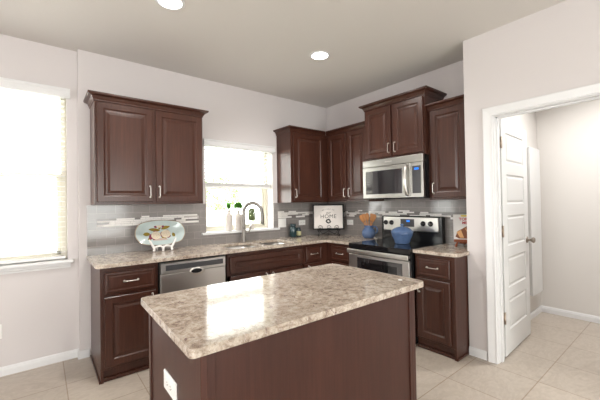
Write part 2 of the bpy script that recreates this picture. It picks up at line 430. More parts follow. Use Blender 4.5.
cv = [(0, .82), (.012, .82), (.014, .835), (.022, .842), (.024, .866), (0, .866)]
r0 = [[bm.verts.new((x, YJ-d, z)) for d, z in cv] for x in (-4.38, -3.145)]
ring_faces(bm, *r0); bm.faces.new(r0[0]); bm.faces.new(r0[1])
struct('trim_3', bm, 'trim')
bm = nb(); box(bm, (-1.955, -.04, 1.022), (-.902, -.001, 1.048), .005, 3); box(bm, (WS[0]+.002, -.004, 1.024), (WS[1]-.002, .135, 1.047)); struct('trim_4', bm, 'trim')

def blind(label, x0, x1, zt, zb, vx0, vx1, yw, stack, ys):
    """yw = wall face, ys = slat centre line; slats run from zt down to zb"""
    t = thing('window_blind', label, 'blind', ((x0+x1)/2, ys, zt)); ox, oz = (x0+x1)/2, zt
    bm = nb(); a, c = vx0-ox, vx1-ox; y0, y1 = yw-.045-ys, yw-.002-ys
    prof = [(y1, zt-.01), (y0+.012, zt-.01), (y0, zt+.004), (y0, zt+.045), (y0-.008, zt+.058), (y0-.008, zt+.068), (y1, zt+.068)]
    r = [[bm.verts.new((x, y, z-oz)) for y, z in prof] for x in (a, c)]
    ring_faces(bm, *r); bm.faces.new(r[0]); bm.faces.new(r[1]); obj('valance', bm, 'trim', t)
    bm = nb(); box(bm, (x0-ox, -.024, .0), (x1-ox, .024, .045), .003); obj('headrail', bm, 'blind', t)
    bm = nb(); z = -.03; pitch = .0455
    end = zb-oz+stack*.004+.03
    while z > end:
        m = Matrix.Translation((0, 0, z)) @ Matrix.Rotation(math.radians(-4), 4, 'X')
        box(bm, (x0-ox, -.025, -.0014), (x1-ox, .025, .0014), mat=m); z -= pitch
    for k in range(stack):
        zz = zb-oz+.024+k*.0042; box(bm, (x0-ox, -.025, zz), (x1-ox, .025, zz+.003))
    obj('slats', bm, 'blind', t)
    bm = nb(); box(bm, (x0-ox, -.027, zb-oz), (x1-ox, .027, zb-oz+.022), .003); obj('bottom_rail', bm, 'blind', t)
    nl = max(2, round((x1-x0)/.5))
    for k in range(nl+1):
        x = x0-ox+.10+(x1-x0-.2)*k/nl; bm = nb()
        box(bm, (x-.0015, -.0275, zb-oz+.01), (x+.0015, -.0262, .01)); box(bm, (x-.0015, .0262, zb-oz+.01), (x+.0015, .0275, .01)); box(bm, (x-.0015, -.0275, .008), (x+.0015, .0275, .011))
        obj('ladder_cord', bm, 'blind', t)
    return t, ox, oz
t, ox, oz = blind('long white slatted blind lowered over the tall window at left', -4.335, -3.18, 2.350, .90, -4.39, -3.142, YJ, 0, .105)
t2, ox, oz = blind('short white slatted blind half raised above the sink', -1.885, -1.0, 2.035, 1.562, -1.925, -.968, 0, 8, .055)
bm = nb(); tube(bm, [(.30, -.03, 0), (.302, -.032, -.5), (.30, -.031, -.62)], .0012, 6); lathe(bm, [(.003, -.66), (.007, -.65), (.004, -.62)], Matrix.Translation((.30, -.031, 0)), 10)
obj('pull_cord', bm, 'blind', t2)

# ------------------------------------------------------------------ backsplash
bm = nb(); d = .009
box(bm, (-3.025, -d, .9145), (WS[0], 0, 1.3745)); box(bm, (WS[0], -d, .9145), (WS[1], 0, 1.022)); box(bm, (WS[1], -d, .9145), (0, 0, 1.3745))
bs = struct('wall_back_tiles', bm, 'tile_x')
bm = nb(); box(bm, (-d, RY, .9145), (0, -d, 1.4)); bs2 = struct('wall_right_tiles', bm, 'tile_y')
def mosaic(runs, place):
    bm = nb(); zr = [(1.246, .015, .26), (1.2285, .0155, .6), (1.211, .0155, .62), (1.1935, .0155, .45), (1.170, .0215, .78)]
    for u0, u1 in runs:
        for z, h, p in zr:
            u = u0
            while u < u1-.01:
                L = min(random.choice((.05, .075, .10, .13, .16)), u1-u); r = random.random()
                mi = 0 if r < p else (1 if r < p+.12 else 2)
                if not (z > 1.24 and mi != 0):
                    lo, hi = place(u+.001, u+L-.001, z, z+h); box(bm, lo, hi, .001, 1, mi=mi)
                u += L
    return bm
obj('accent_mosaic', mosaic([(-2.95, -1.985), (-.915, -.01)], lambda a, c, z0, z1: ((a, -d-.003, z0), (c, -d+.002, z1))), ['mosaic_white', 'mosaic_pale', 'mosaic_dark'], bs)
obj('accent_mosaic', mosaic([(.012, 2.18)], lambda a, c, z0, z1: ((-d-.003, -c, z0), (-d+.002, -a, z1))), ['mosaic_white', 'mosaic_pale', 'mosaic_dark'], bs2)

# ------------------------------------------------------------------ cabinets
def pull(bm, x, z, y, L, vert, r=.0037, out=.023):
    h = L/2; q = [(-h, 0), (-h, -out*.6), (-h*.93, -out*.97), (-h*.4, -out), (0, -out), (h*.4, -out), (h*.93, -out*.97), (h, -out*.6), (h, 0)]
    P = [(x, y+o, z+u) if vert else (x+u, y+o, z) for u, o in q]; tube(bm, smoothpath(P, 3), [r*1.1]*3+[r]*19+[r*1.1]*3, 8)
    for u in (-h, h):
        m = Matrix.Translation((x, y, z+u) if vert else (x+u, y, z)) @ Matrix.Rotation(PI/2, 4, 'X'); lathe(bm, [(.009, 0), (.009, .002), (.006, .005)], m, 10)
DOORP = [(0, 0), (0, -.016), (.004, -.020), (.050, -.020), (.056, -.0165), (.060, -.0115), (.068, -.0105), (.078, -.0115), (.098, -.0175)]
DRAWP = [(0, 0), (0, -.014), (.005, -.019), (.018, -.020), (.026, -.0165), (.034, -.0165), (.040, -.018)]
def front(name, root, x0, x1, z0, z1, y, pr, hx=None, hz=None, vert=True, mat='wood', L=.10):
    bm = nb(); rings_panel(bm, x0, x1, z0, z1, [(i, y+o) for i, o in pr]); bm.faces.new([bm.verts.new(v) for v in ((x0, y, z0), (x1, y, z0), (x1, y, z1), (x0, y, z1))])
    dd = obj(name, bm, mat, root)
    if hx is not None:
        bm = nb(); pull(bm, hx, hz, y-.0195, L, vert); obj('handle', bm, 'nickel', dd, label='satin nickel bar handle')
    return dd
def crown(root, x0, x1, depth, z1, left, right, rise=.06):
    s = rise/.085
    prof = [(0, z1-.025), (.006, z1-.022), (.007, z1-.010), (.012, z1-.004), (.022, z1+.010*s+.01), (.038, z1+.032*s), (.044, z1+.034*s), (.046, z1+.040*s), (.050, z1+.042*s), (.050, z1+.06*s)]
    bm = nb(); rings = []
    for o, z in prof:
        pts = []
        if left == 'out': pts += [(x0-o, -.001), (x0-o, -depth-o)]
        elif left == 'in': pts += [(x0+o, -depth-o)]
        else: pts += [(x0, -depth-o)]
        if right == 'out': pts += [(x1+o, -depth-o), (x1+o, -.001)]
        elif right == 'in': pts += [(x1-o, -depth-o)]
        else: pts += [(x1, -depth-o)]
        rings.append([bm.verts.new((px, py, z)) for px, py in pts])
    for a, c in zip(rings, rings[1:]):
        for k in range(len(a)-1): bm.faces.new((a[k], a[k+1], c[k+1], c[k]))
    # flat top and inner side
    top = rings[-1]; zt = prof[-1][1]; th = .07
    pts = []
    if left == 'out': pts += [(x0+.012, -.001), (x0+.012, -depth+.012)]
    elif left == 'in': pts += [(x0, -depth+.012)]
    else: pts += [(x0, -depth+.012)]
    if right == 'out': pts += [(x1-.012, -depth+.012), (x1-.012, -.001)]
    else: pts += [(x1, -depth+.012)]
    inn = [bm.verts.new((px, py, zt)) for px, py in pts]; inb = [bm.verts.new((px, py, z1-.025)) for px, py in pts]
    for k in range(len(top)-1): bm.faces.new((top[k], top[k+1], inn[k+1], inn[k])); bm.faces.new((inn[k], inn[k+1], inb[k+1], inb[k])); bm.faces.new((inb[k], inb[k+1], rings[0][k+1], rings[0][k]))
    col0 = [r[0] for r in rings]+[inn[0], inb[0]]; col1 = [r[-1] for r in rings]+[inn[-1], inb[-1]]
    bm.faces.new(col0); bm.faces.new(col1)
    return obj('crown_molding', bm, 'wood', root)
def upper(label, loc, rz, w, depth, z0, z1, doors, cr, bodyx=None, rise=.06):
    t = thing('upper_cabinet', label, 'cabinet', loc, rz, 'wall cabinets')
    bx = bodyx or (0, w)
    bm = nb(); box(bm, (bx[0], -depth, z0), (bx[1], -.001, z1), .0015, 1); obj('body', bm, 'wood', t)
    for x0, x1, hx in doors: front('door', t, x0, x1, z0+.022, z1-.032, -depth-.0005, DOORP, hx, z0+.115)
    crown(t, cr[2] if len(cr) > 2 else 0, cr[3] if len(cr) > 3 else w, depth, z1, cr[0], cr[1], rise)
    return t
UZ0, UZ1 = 1.375, 2.285
upper('dark cherry two-door wall cabinet between the tall window and the sink window', (-2.995, 0, 0), 0, .945, .305, UZ0, UZ1, [(.014, .459, .432), (.487, .931, .514)], ('out', 'out'))
upper('dark cherry one-door wall cabinet right of the sink window, its side reflecting the blind', (-.915, 0, 0), 0, .914, .305, UZ0, UZ1, [(.03, .545, .058)], ('out', 'in', 0, .6085))
upper('dark cherry two-door wall cabinet between the room corner and the microwave', (0, 0, 0), -PI/2, 1.03, .305, UZ0, UZ1, [(.365, .685, .657), (.71, 1.018, .738)], ('in', 'flat', .3065, 1.028), (.327, 1.03))
upper('short raised dark cherry two-door wall cabinet directly above the microwave', (0, -1.036, 0), -PI/2, .762, .36, 1.838, 2.45, [(.012, .368, .342), (.394, .75, .42)], ('out', 'out'), rise=.065)
upper('narrow dark cherry one-door wall cabinet right of the microwave', (0, -1.80, 0), -PI/2, .392, .305, UZ0, UZ1, [(.03, .368, .056)], ('flat', 'flat', .002, .392))

def base_body(t, w, depth, left=True, right=True, x0=0, low=None):
    bm = nb(); box(bm, (x0, -depth+.001, .095), (w, -.012, .883 if low is None else low), .0015, 1)
    if low is not None: box(bm, (x0, -depth+.001, .5), (w, -depth+.028, .883))
    obj('body', bm, 'wood', t)
    bm = nb(); xa, xb = x0+(.021 if left else 0), w-(.021 if right else 0); box(bm, (xa, -depth+.03, 0), (xb, -.02, .0945)); box(bm, (xa, -depth+.012, .0), (xb, -depth+.029, .03), .005)
    if left: box(bm, (x0, -depth+.001, 0), (x0+.02, -.012, .0945)); box(bm, (x0-.012, -depth-.001, 0), (x0+.001, -.02, .02), .004)
    if right: box(bm, (w-.02, -depth+.001, 0), (w, -.012, .0945)); box(bm, (w-.001, -depth-.001, 0), (w+.011, -.395, .02), .004)
    obj('toe_kick', bm, 'wood', t)
def base(label, loc, rz, w, drawers, doors, left=False, right=False, x0=0, low=None):
    t = thing('base_cabinet', label, 'cabinet', loc, rz, 'base cabinets'); base_body(t, w, .61, left, right, x0, low)
    for a, c, h in drawers: front('drawer' if h else 'false_front', t, a, c, .682, .846, -.6105, DRAWP if h else DOORP, (a+c)/2 if h else None, .765, False, L=.10)
    for a, c, hx in doors: front('door', t, a, c, .118, .655, -.6105, DOORP, hx, .58, L=.10)
    return t
base('dark cherry base cabinet left of the dishwasher, one drawer over one door', (-3.0, 0, 0), 0, .42, [(.028, .40, 1)], [(.028, .40, .372)], left=True)
base('wide dark cherry sink base cabinet with a blank front above two doors', (-1.945, 0, 0), 0, .965, [(.03, .935, 0)], [(.03, .475, .44), (.49, .935, .525)], low=.66)
base('narrow dark cherry drawer cabinet between the sink base and the corner', (-.978, 0, 0), 0, .97, [(.025, .27, 1)], [(.025, .27, .058)])
base('dark cherry drawer cabinet between the corner and the stove', (0, 0, 0), -PI/2, 1.030, [(.70, .995, 1)], [(.70, .995, .73)], x0=.613)
base('dark cherry end base cabinet right of the stove, one drawer over one door', (0, -1.812, 0), -PI/2, .376, [(.025, .335, 1)], [(.025, .335, .05)], right=True)

# ------------------------------------------------------------------ countertops
def rounded(pts, radii, n=6):
    out = []; N = len(pts)
    for i, (p, r) in enumerate(zip(pts, radii)):
        if r <= 0: out.append(p); continue
        P = Vector(p); A = (Vector(pts[i-1])-P).normalized(); B = (Vector(pts[(i+1) % N])-P).normalized()
        ang = A.angle(B); dd = r/math.tan(ang/2); a0 = P+A*dd; b0 = P+B*dd; ctr = P+(A+B).normalized()*(r/math.sin(ang/2))
        s = a0-ctr; e = b0-ctr; tot = s.angle_signed(e)
        for k in range(n+1):
            v = s.copy(); v.rotate(Matrix.Rotation(-tot*k/n, 2)); out.append(tuple(ctr+v))
    return out
def slab(pts, holes, z0, z1):
    bm = nb(); edges = []
    for loop in [pts]+holes:
        vs = [bm.verts.new((x, y, z0)) for x, y in loop]; edges += [bm.edges.new((vs[i], vs[(i+1) % len(vs)])) for i in range(len(vs))]
    r = bmesh.ops.triangle_fill(bm, use_beauty=True, use_dissolve=False, edges=edges)
    fs = [f for f in r['geom'] if isinstance(f, bmesh.types.BMFace)]
    e = bmesh.ops.extrude_face_region(bm, geom=fs); bmesh.ops.translate(bm, verts=[v for v in e['geom'] if isinstance(v, bmesh.types.BMVert)], vec=(0, 0, z1-z0))
    return bm
CZ0, CZ1 = .8845, .914
SB = [(-1.86, -1.475), (-1.435, -1.05)]; SY = (-.575, -.158)
hole = [rounded([(a, SY[0]), (c, SY[0]), (c, SY[1]), (a, SY[1])], [.06]*4, 5) for a, c in SB]
outer = rounded([(-3.03, -.011), (-3.03, -.645), (-.645, -.645), (-.645, -1.034), (-.011, -1.034), (-.011, -.011)], [0, .045, 0, .0, 0, 0])
ct = tag(obj('countertop', slab(outer, hole, CZ0, CZ1), 'granite'), 'long L-shaped speckled granite worktop running past the sink to the stove', 'countertop'); bevmod(ct, .012, 3, 55)
outer = rounded([(-.011, -1.812), (-.645, -1.812), (-.645, -2.222), (RX-.004, -2.222), (RX-.004, RY+.003), (-.011, RY+.003)], [0, 0, .05, .02, 0, 0])
ct2 = tag(obj('countertop', slab(outer, [], CZ0, CZ1), 'granite'), 'short granite worktop right of the stove, ending at the pantry wall', 'countertop'); bevmod(ct2, .012, 3, 55)

# ------------------------------------------------------------------ sink and faucet
sk = thing('kitchen_sink', 'stainless undermount double bowl sink below the small window', 'sink', (-1.455, -.365, .883))
for a, c in SB:
    bm = nb(); prof = [(0.0, 0), (.004, -.10), (.012, -.17), (.04, -.19)]
    loops = []
    for ins, z in prof:
        lp = rounded([(a+ins-.004, SY[0]+ins-.004), (c-ins+.004, SY[0]+ins-.004), (c-ins+.004, SY[1]-ins+.004), (a+ins-.004, SY[1]-ins+.004)], [.06]*4, 5)
        loops.append([bm.verts.new((x+1.455, y+.365, z)) for x, y in lp])
    for p, q in zip(loops, loops[1:]): ring_faces(bm, p, q, smooth=True)
    bm.faces.new(loops[-1])
    o = obj('bowl', bm, 'steel', sk); sd = o.modifiers.new('thickness', 'SOLIDIFY'); sd.thickness = .0015
    bm = nb(); lathe(bm, [(.045, .002), (.04, .004), (.032, .001), (.01, .0)], Matrix.Translation(((a+c)/2+1.455, 0, -.19)), 20); obj('drain', bm, 'steel', sk)
fa = thing('faucet', 'tall arched pull-down nickel faucet behind the sink', 'faucet', (-1.484, -.12, .9145))
dx, dy = .62, -.785
bm = nb(); lathe(bm, [(.030, 0), (.030, .006), (.0235, .012), (.0225, .06), (.0225, .145), (.022, .152), (.021, .158)], None, 24); obj('base', bm, 'faucet', fa)
P = [(0, 0, .15), (0, 0, .345)]
for k in range(1, 10):
    a = PI*k/9; rr = .113; P.append((dx*(rr-rr*math.cos(a)), dy*(rr-rr*math.cos(a)), .345+rr*math.sin(a)*1.02))
P.append((dx*.228, dy*.228, .315))
bm = nb(); tube(bm, smoothpath(P, 4), .0215, 14); obj('spout', bm, 'faucet', fa)
bm = nb(); lathe(bm, [(.0215, .325), (.022, .30), (.024, .25), (.0245, .225), (.022, .215)], Matrix.Translation((dx*.228, dy*.228, .012)), 18, cap0=True)
sh = obj('spray_head', bm, 'faucet', fa)
bm = nb(); lathe(bm, [(.0195, .2155), (.0195, .208), (.012, .206)], Matrix.Translation((dx*.228, dy*.228, .012)), 18); obj('nozzle', bm, 'charcoal', sh)
bm = nb(); tube(bm, [(.015, -.006, .115), (.05, -.014, .117), (.065, -.017, .118)], [.017, .016, .013], 14); tube(bm, smoothpath([(.058, -.016, .12), (.072, -.019, .15), (.083, -.021, .185)], 4), [.011]*5+[.010]*4, 10)
obj('lever', bm, 'faucet', fa)

# ------------------------------------------------------------------ dishwasher
dw = thing('dishwasher', 'stainless dishwasher under the worktop between two cherry base cabinets', 'dishwasher', (-2.572, 0, 0)); w = .612
bm = nb(); box(bm, (0, -.60, .10), (w, -.02, .88)); obj('body', bm, 'black', dw)
bm = nb(); box(bm, (.008, -.632, .115), (w-.008, -.60, .772), .006, 3); obj('door', bm, 'steel', dw)
bm = nb(); rings_panel(bm, .008, w-.008, .774, .866, [(0, -.60), (0, -.628), (.003, -.634), (.004, -.634)], cap=True)
cp = obj('control_panel', bm, 'steel', dw)
bm = nb(); box(bm, (.05, -.6365, .799), (w-.035, -.632, .845), .002); obj('control_strip', bm, 'charcoal', cp, label='charcoal control strip')
bm = nb(); lathe(bm, [(.072, 0), (.070, .006), (.06, .009), (.02, .010)], Matrix.Translation((w/2+.02, -.632, .765)) @ Matrix.Rotation(PI/2, 4, 'X'), 28, sy=.5); pk = obj('handle_pocket', bm, 'steel_bright', dw)
bm = nb(); lathe(bm, [(.05, 0), (.048, .0025)], Matrix.Translation((w/2+.012, -.641, .768)) @ Matrix.Rotation(PI/2, 4, 'X'), 24, sy=.40); obj('recess', bm, 'black', pk, label='black finger recess')
bm = nb(); box(bm, (.01, -.57, 0), (w-.01, -.10, .10)); obj('toe_panel', bm, 'black', dw)

# ------------------------------------------------------------------ stove
rg = thing('kitchen_range', 'stainless and black electric stove with a glass top below the microwave', 'stove', (0, -1.041, 0), -PI/2); w = .762
bm = nb(); box(bm, (.002, -.655, .02), (w-.002, -.03, .895), .003); obj('body', bm, 'black', rg)
bm = nb(); box(bm, (0, -.685, .862), (w, -.10, .915), .008, 3); ck = obj('cooktop', bm, 'blackglass', rg)
for x, y, r in ((.20, -.50, .10), (.57, -.50, .075), (.20, -.23, .075), (.57, -.23, .10)):
    bm = nb(); q = []
    for rr in (r, r-.004):
        q.append([bm.verts.new((x+rr*math.cos(2*PI*k/40), y+rr*math.sin(2*PI*k/40), .9155)) for k in range(40)])
    ring_faces(bm, *q); obj('burner_ring', bm, 'ring', ck)
bm = nb(); box(bm, (.004, -.688, .225), (w-.004, -.652, .80), .006, 3); od = obj('oven_door', bm, 'steel', rg)
bm = nb(); box(bm, (.125, -.6905, .34), (.685, -.686, .772), .002); obj('oven_window', bm, 'smoke', od, label='dark smoked glass')
bm = nb(); box(bm, (.185, -.6925, .40), (.625, -.69, .73), .001); obj('inner_window', bm, 'blackglass', od, label='darker inner glass')
bm = nb(); box(bm, (.0, -.716, .811), (w, -.698, .859), .008, 4)
for x in (.03, w-.03): box(bm, (x-.018, -.70, .825), (x+.018, -.66, .85), .004)
obj('handle', bm, 'steel_bright', od, label='wide bright steel bar handle')
bm = nb(); box(bm, (.004, -.684, .06), (w-.004, -.652, .215), .006, 3); obj('storage_drawer', bm, 'steel', rg)
bm = nb(); box(bm, (0.0, -.085, .90), (w+.009, -.02, 1.198), .012, 3); bg = obj('backguard', bm, 'black', rg)
bm = nb(); box(bm, (.04, -.100, 1.03), (w-.028, -.083, 1.187), .006, 3); pn = obj('control_panel', bm, 'steel_bright', rg)
for x in (.077, .157, .562, .648):
    bm = nb(); m = Matrix.Translation((x, -.100, 1.118)) @ Matrix.Rotation(PI/2, 4, 'X')
    lathe(bm, [(.029, 0), (.028, .006), (.022, .008), (.020, .022), (.014, .025)], m, 24); box(bm, (x-.004, -.13, 1.100), (x+.004, -.12, 1.136), .002); obj('knob', bm, 'black', pn)
bm = nb(); box(bm, (.28, -.103, 1.078), (.455, -.099, 1.165), .002); ds = obj('display', bm, 'charcoal', pn)
bm = nb(); box(bm, (.360, -.1038, 1.132), (.400, -.1025, 1.152)); obj('lit_clock', bm, 'bluelit', ds, label='glowing blue clock readout')

# ------------------------------------------------------------------ microwave
mw = thing('microwave', 'stainless over-the-range microwave under the short wall cabinet', 'microwave', (0, -1.038, 1.40), -PI/2); hh = .4365
bm = nb(); box(bm, (0, -.385, 0), (w, -.011, hh), .003); obj('body', bm, 'black', mw)
bm = nb(); box(bm, (.0, -.415, hh-.078), (w, -.383, hh), .004); vp = obj('vent_panel', bm, 'steel_mid', mw)
bm = nb(); box(bm, (.31, -.4165, hh-.042), (.40, -.414, hh-.030), .0008); obj('badge', bm, 'steel_bright', vp)
bm = nb(); box(bm, (.0, -.417, .004), (.618, -.383, hh-.080), .005, 3); md = obj('door', bm, 'steel_mid', mw)
bm = nb(); box(bm, (.045, -.419, .05), (.525, -.415, hh-.125), .001); obj('window', bm, 'smoke', md, label='dark smoked glass window')
bm = nb(); tube(bm, smoothpath([(.582, -.415, .03), (.582, -.435, .045), (.582, -.455, .10), (.582, -.465, hh/2-.04), (.582, -.455, hh-.18), (.582, -.435, hh-.125), (.582, -.415, hh-.11)], 4), .0135, 12, flat=1.3); obj('handle', bm, 'steel_bright', md, label='bowed steel handle')
bm = nb(); box(bm, (.621, -.417, .004), (w, -.383, hh-.080), .005, 3); cp = obj('control_panel', bm, 'steel_mid', mw)
bm = nb(); box(bm, (.643, -.4185, .045), (.738, -.416, hh-.115), .001); obj('keypad', bm, 'charcoal', cp, label='dark keypad')
bm = nb(); box(bm, (.668, -.4195, hh-.155), (.715, -.418, hh-.135)); obj('display', bm, 'bluelit', cp, label='glowing blue readout')
bm = nb(); box(bm, (.02, -.37, -.006), (w-.02, -.03, .002)); obj('underside_grille', bm, 'black', mw)

# ------------------------------------------------------------------ island
ix0, ix1, iy0, iy1 = -2.955, -1.737, -2.50, -1.87
isl = thing('kitchen_island', 'cherry kitchen island with a speckled granite top in the foreground', 'island', ((ix0+ix1)/2, (iy0+iy1)/2, 0)); cx, cy = (ix0+ix1)/2, (iy0+iy1)/2
L = lambda x, y, z: (x-cx, y-cy, z)
bm = nb(); box(bm, L(ix0+.004, iy0+.004, 0), L(ix1-.004, iy1-.004, .883)); obj('body', bm, 'islandwood', isl)
for x0, x1, y0, y1 in ((ix0, ix0+.022, iy0-.006, iy0+.038), (ix1-.03, ix1+.003, iy0-.004, iy0+.03), (ix0, ix0+.02, iy1-.03, iy1), (ix1-.02, ix1, iy1-.03, iy1)):
    bm = nb(); box(bm, L(x0-.002, y0, 0), L(x1, y1, .8835), .003); obj('corner_post', bm, 'islandwood', isl)
bm = nb(); box(bm, L(ix0+.02, iy0-.004, 0), L(ix0+.05, iy0+.006, .883), .002); obj('front_trim', bm, 'islandwood', isl)
bm = nb(); box(bm, L(ix1-.05, iy0-.003, 0), L(ix1-.028, iy0+.006, .883), .002); obj('front_trim', bm, 'islandwood', isl)
top = rounded([(-2.997-cx, -2.527-cy), (-1.674-cx, -2.537-cy), (-1.668-cx, -1.795-cy), (-2.978-cx, -1.80-cy)], [.02, .035, .05, .022], 7)
it = obj('countertop', slab(top, [], CZ0, CZ1), 'granite', isl, label='cream and brown speckled granite top'); bevmod(it, .013, 4, 55)
for k in range(2):
    bm = nb(); x0 = .03+k*.58; y = iy1-cy
    rings_panel(bm, ix0-cx+x0, ix0-cx+x0+.55, .12, .85, [(i, y-o) for i, o in DOORP]); obj('door', bm, 'islandwood', isl)

# ------------------------------------------------------------------ outlets and switches (local: plate on the wall plane y = 0 facing -Y)
def outlet(name, label, cat, loc, rz, w, h, kind):
    t = thing(name, label, cat, loc, rz, None)
    bm = nb(); rings_panel(bm, -w/2, w/2, -h/2, h/2, [(0, 0), (0, -.003), (.004, -.0065), (.006, -.0065)]); bm.faces.new([bm.verts.new(v) for v in ((-w/2, 0, -h/2), (w/2, 0, -h/2), (w/2, 0, h/2), (-w/2, 0, h/2))]); obj('cover_plate', bm, 'plate', t)
    horiz = w > h*1.2 and kind == 'duplex'
    if kind == 'duplex':
        for s in (-1, 1):
            bm = nb(); cxx, czz = (s*.021, 0) if horiz else (0, s*.021)
            box(bm, (cxx-.0165, -.0085, czz-.0165), (cxx+.0165, -.006, czz+.0165), .002); sk_ = obj('socket', bm, 'plate', t)
            bm = nb()
            for q in (-.006, .006):
                if horiz: box(bm, (cxx-.005, -.0092, czz+q-.001), (cxx+.003, -.008, czz+q+.001))
                else: box(bm, (cxx+q-.001, -.0092, czz-.003), (cxx+q+.001, -.008, czz+.005))
            lathe(bm, [(.0025, 0), (.0025, .0008)], Matrix.Translation((cxx+(.009 if horiz else 0), -.0084, czz+(0 if horiz else -.009))) @ Matrix.Rotation(PI/2, 4, 'X'), 8)
            obj('slots', bm, 'slot', sk_)
    elif kind == 'quad':
        for sx in (-1, 1):
            for s in (-1, 1):
                bm = nb(); cxx, czz = sx*.024, s*.021; box(bm, (cxx-.0165, -.0085, czz-.0165), (cxx+.0165, -.006, czz+.0165), .002); sk_ = obj('socket', bm, 'plate', t)
                bm = nb()
                for q in (-.006, .006): box(bm, (cxx+q-.001, -.0092, czz-.003), (cxx+q+.001, -.008, czz+.005))
                obj('slots', bm, 'slot', sk_)
    else:
        for s in (-1, 1):
            bm = nb(); box(bm, (s*.024-.016, -.0095, -.033), (s*.024+.016, -.006, .033), .002); obj('rocker', bm, 'plate', t)
    return t
outlet('light_switch', 'square white double switch plate on the tile right of the sink window', 'switch', (-.848, -.0095, 1.106), 0, .125, .117, 'rocker')
outlet('wall_outlet', 'small white outlet on the tile above the teal jars', 'outlet', (-.508, -.0095, 1.095), 0, .115, .071, 'duplex')
outlet('wall_outlet', 'small white outlet on the tile between the framed sign and the blue pitcher', 'outlet', (-.0095, -.455, 1.09), -PI/2, .115, .071, 'duplex')
outlet('wall_outlet', 'white outlet low on the wall under the tall window, cut by the picture edge', 'outlet', (-3.637, YJ-.0005, .36), 0, .071, .115, 'duplex')
o = outlet('wall_outlet', '', '', (ix0-.0005-cx+.004, -2.18-cy, .645), -PI/2, .15, .075, 'duplex')
# mounted on the island: becomes one of its parts
for k in ('label', 'category'): del o[k]
o.name = 'outlet'; o.parent = isl; o['label'] = 'white outlet on the end panel'

# ------------------------------------------------------------------ ceiling lights
def downlight(label, x, y, power, z=H, color=(1, .965, .92)):
    t = thing('recessed_downlight', label, 'ceiling light', (x, y, z), 0, 'recessed ceiling lights')
    bm = nb(); lathe(bm, [(.098, 0), (.098, -.003), (.092, -.006), (.080, -.006), (.077, -.002)], None, 36, cap0=False, cap1=False); obj('trim_ring', bm, 'trim', t)
    bm = nb(); lathe(bm, [(.077, -.003), (.05, -.0045), (.01, -.005)], None, 36); obj('lens', bm, 'lamp', t)
    l = bpy.data.lights.new('downlight', 'AREA'); l.shape = 'DISK'; l.size = .14; l.energy = power; l.color = color; l.spread = math.radians(150)
    o = bpy.data.objects.new('downlight_beam', l); COL.objects.link(o); o.parent = t; o.location = (0, 0, -.012)
downlight('round recessed ceiling light at the top edge of the photo, nearer the tall window', -2.635, -1.20, 9)
downlight('round recessed ceiling light nearer the room corner', -1.237, -1.222, 9)
downlight('round recessed ceiling light inside the pantry', .55, -3.0, 18, color=(1, .99, .97))

# ------------------------------------------------------------------ pantry wall cabinet
t = thing('wall_panel', 'tall white flat cupboard hung on the pantry side wall behind the open door', 'cupboard', (.87, -2.2605, .30))
bm = nb(); box(bm, (0, -.05, 0), (.345, 0, 1.645), .002); obj('body', bm, 'doorpaint', t)
bm = nb(); box(bm, (-.004, -.07, -.004), (.348, -.051, 1.65), .003); obj('door', bm, 'doorpaint', t)

# ------------------------------------------------------------------ platter on its stand
px, py = -2.415, -.13
ps = thing('plate_stand', 'small white scrolled plate stand holding the flowered platter', 'plate stand', (px, py, .9145))
bm = nb()
for s in (-1, 1):
    tube(bm, smoothpath([(s*.088, -.060, .004), (s*.082, -.056, .03), (s*.098, -.058, .062), (s*.114, -.056, .095), (s*.126, -.048, .118)], 5), [.012]*5+[.012]*6+[.010]*6+[.007]*4, 10)
    tube(bm, smoothpath([(s*.082, -.052, .034), (s*.05, -.02, .034), (s*.03, .04, .026), (s*.025, .06, .004)], 5), .007, 8)
    tube(bm, smoothpath([(s*.03, .035, .03), (s*.028, .055, .10), (s*.027, .088, .17)], 5), .006, 8)
obj('side_leg', bm, 'whiteceramic', ps)
bm = nb(); tube(bm, smoothpath([(-.08, -.056, .04), (-.03, -.056, .052), (0, -.058, .036), (.03, -.056, .052), (.08, -.056, .04)], 6), .010, 10); tube(bm, smoothpath([(0, -.055, .045), (.0, -.058, .02), (0, -.055, .004)], 4), [.014]*4+[.012]*5, 10); obj('crossbar', bm, 'whiteceramic', ps)
pl = thing('platter', 'pale blue oval platter painted with cream flowers, leaning on a white stand', 'platter', (px, py-.005, .963))
pm = Matrix.Rotation(math.radians(-16), 4, 'X')
A, Bz = .237, .128
def oval(bm, prof, n=64, mi=0):
    rings = []
    for f, y in prof:
        ring = []
        for k in range(n):
            a = 2*PI*k/n; ex = .72; cxv = math.copysign(abs(math.cos(a))**ex, math.cos(a)); szv = math.copysign(abs(math.sin(a))**ex, math.sin(a))
            wob = 1+.012*math.cos(8*a)
            ring.append(bm.verts.new(pm @ Vector((A*f*cxv*wob, y, Bz+(Bz*(1-(1-f)*1.5) if f > .4 else Bz*f*.6)*szv*wob))))
        rings.append(ring)
    for a, c in zip(rings, rings[1:]): ring_faces(bm, a, c, mi, True)
    return rings
bm = nb(); R1 = oval(bm, [(.2, .0), (.70, .0), (.78, -.008), (.97, -.022)]); bm.faces.new(R1[0]); R2 = oval(bm, [(.97, -.017), (.78, .001), (.70, .010), (.2, .010)]); bm.faces.new(R2[-1]); obj('dish', bm, 'platter', pl)
bm = nb(); oval(bm, [(.965, -.0225), (.985, -.025), (1.0, -.022), (.985, -.017), (.965, -.0175)]); obj('rim', bm, 'platter_rim', pl, label='tan glazed rim')
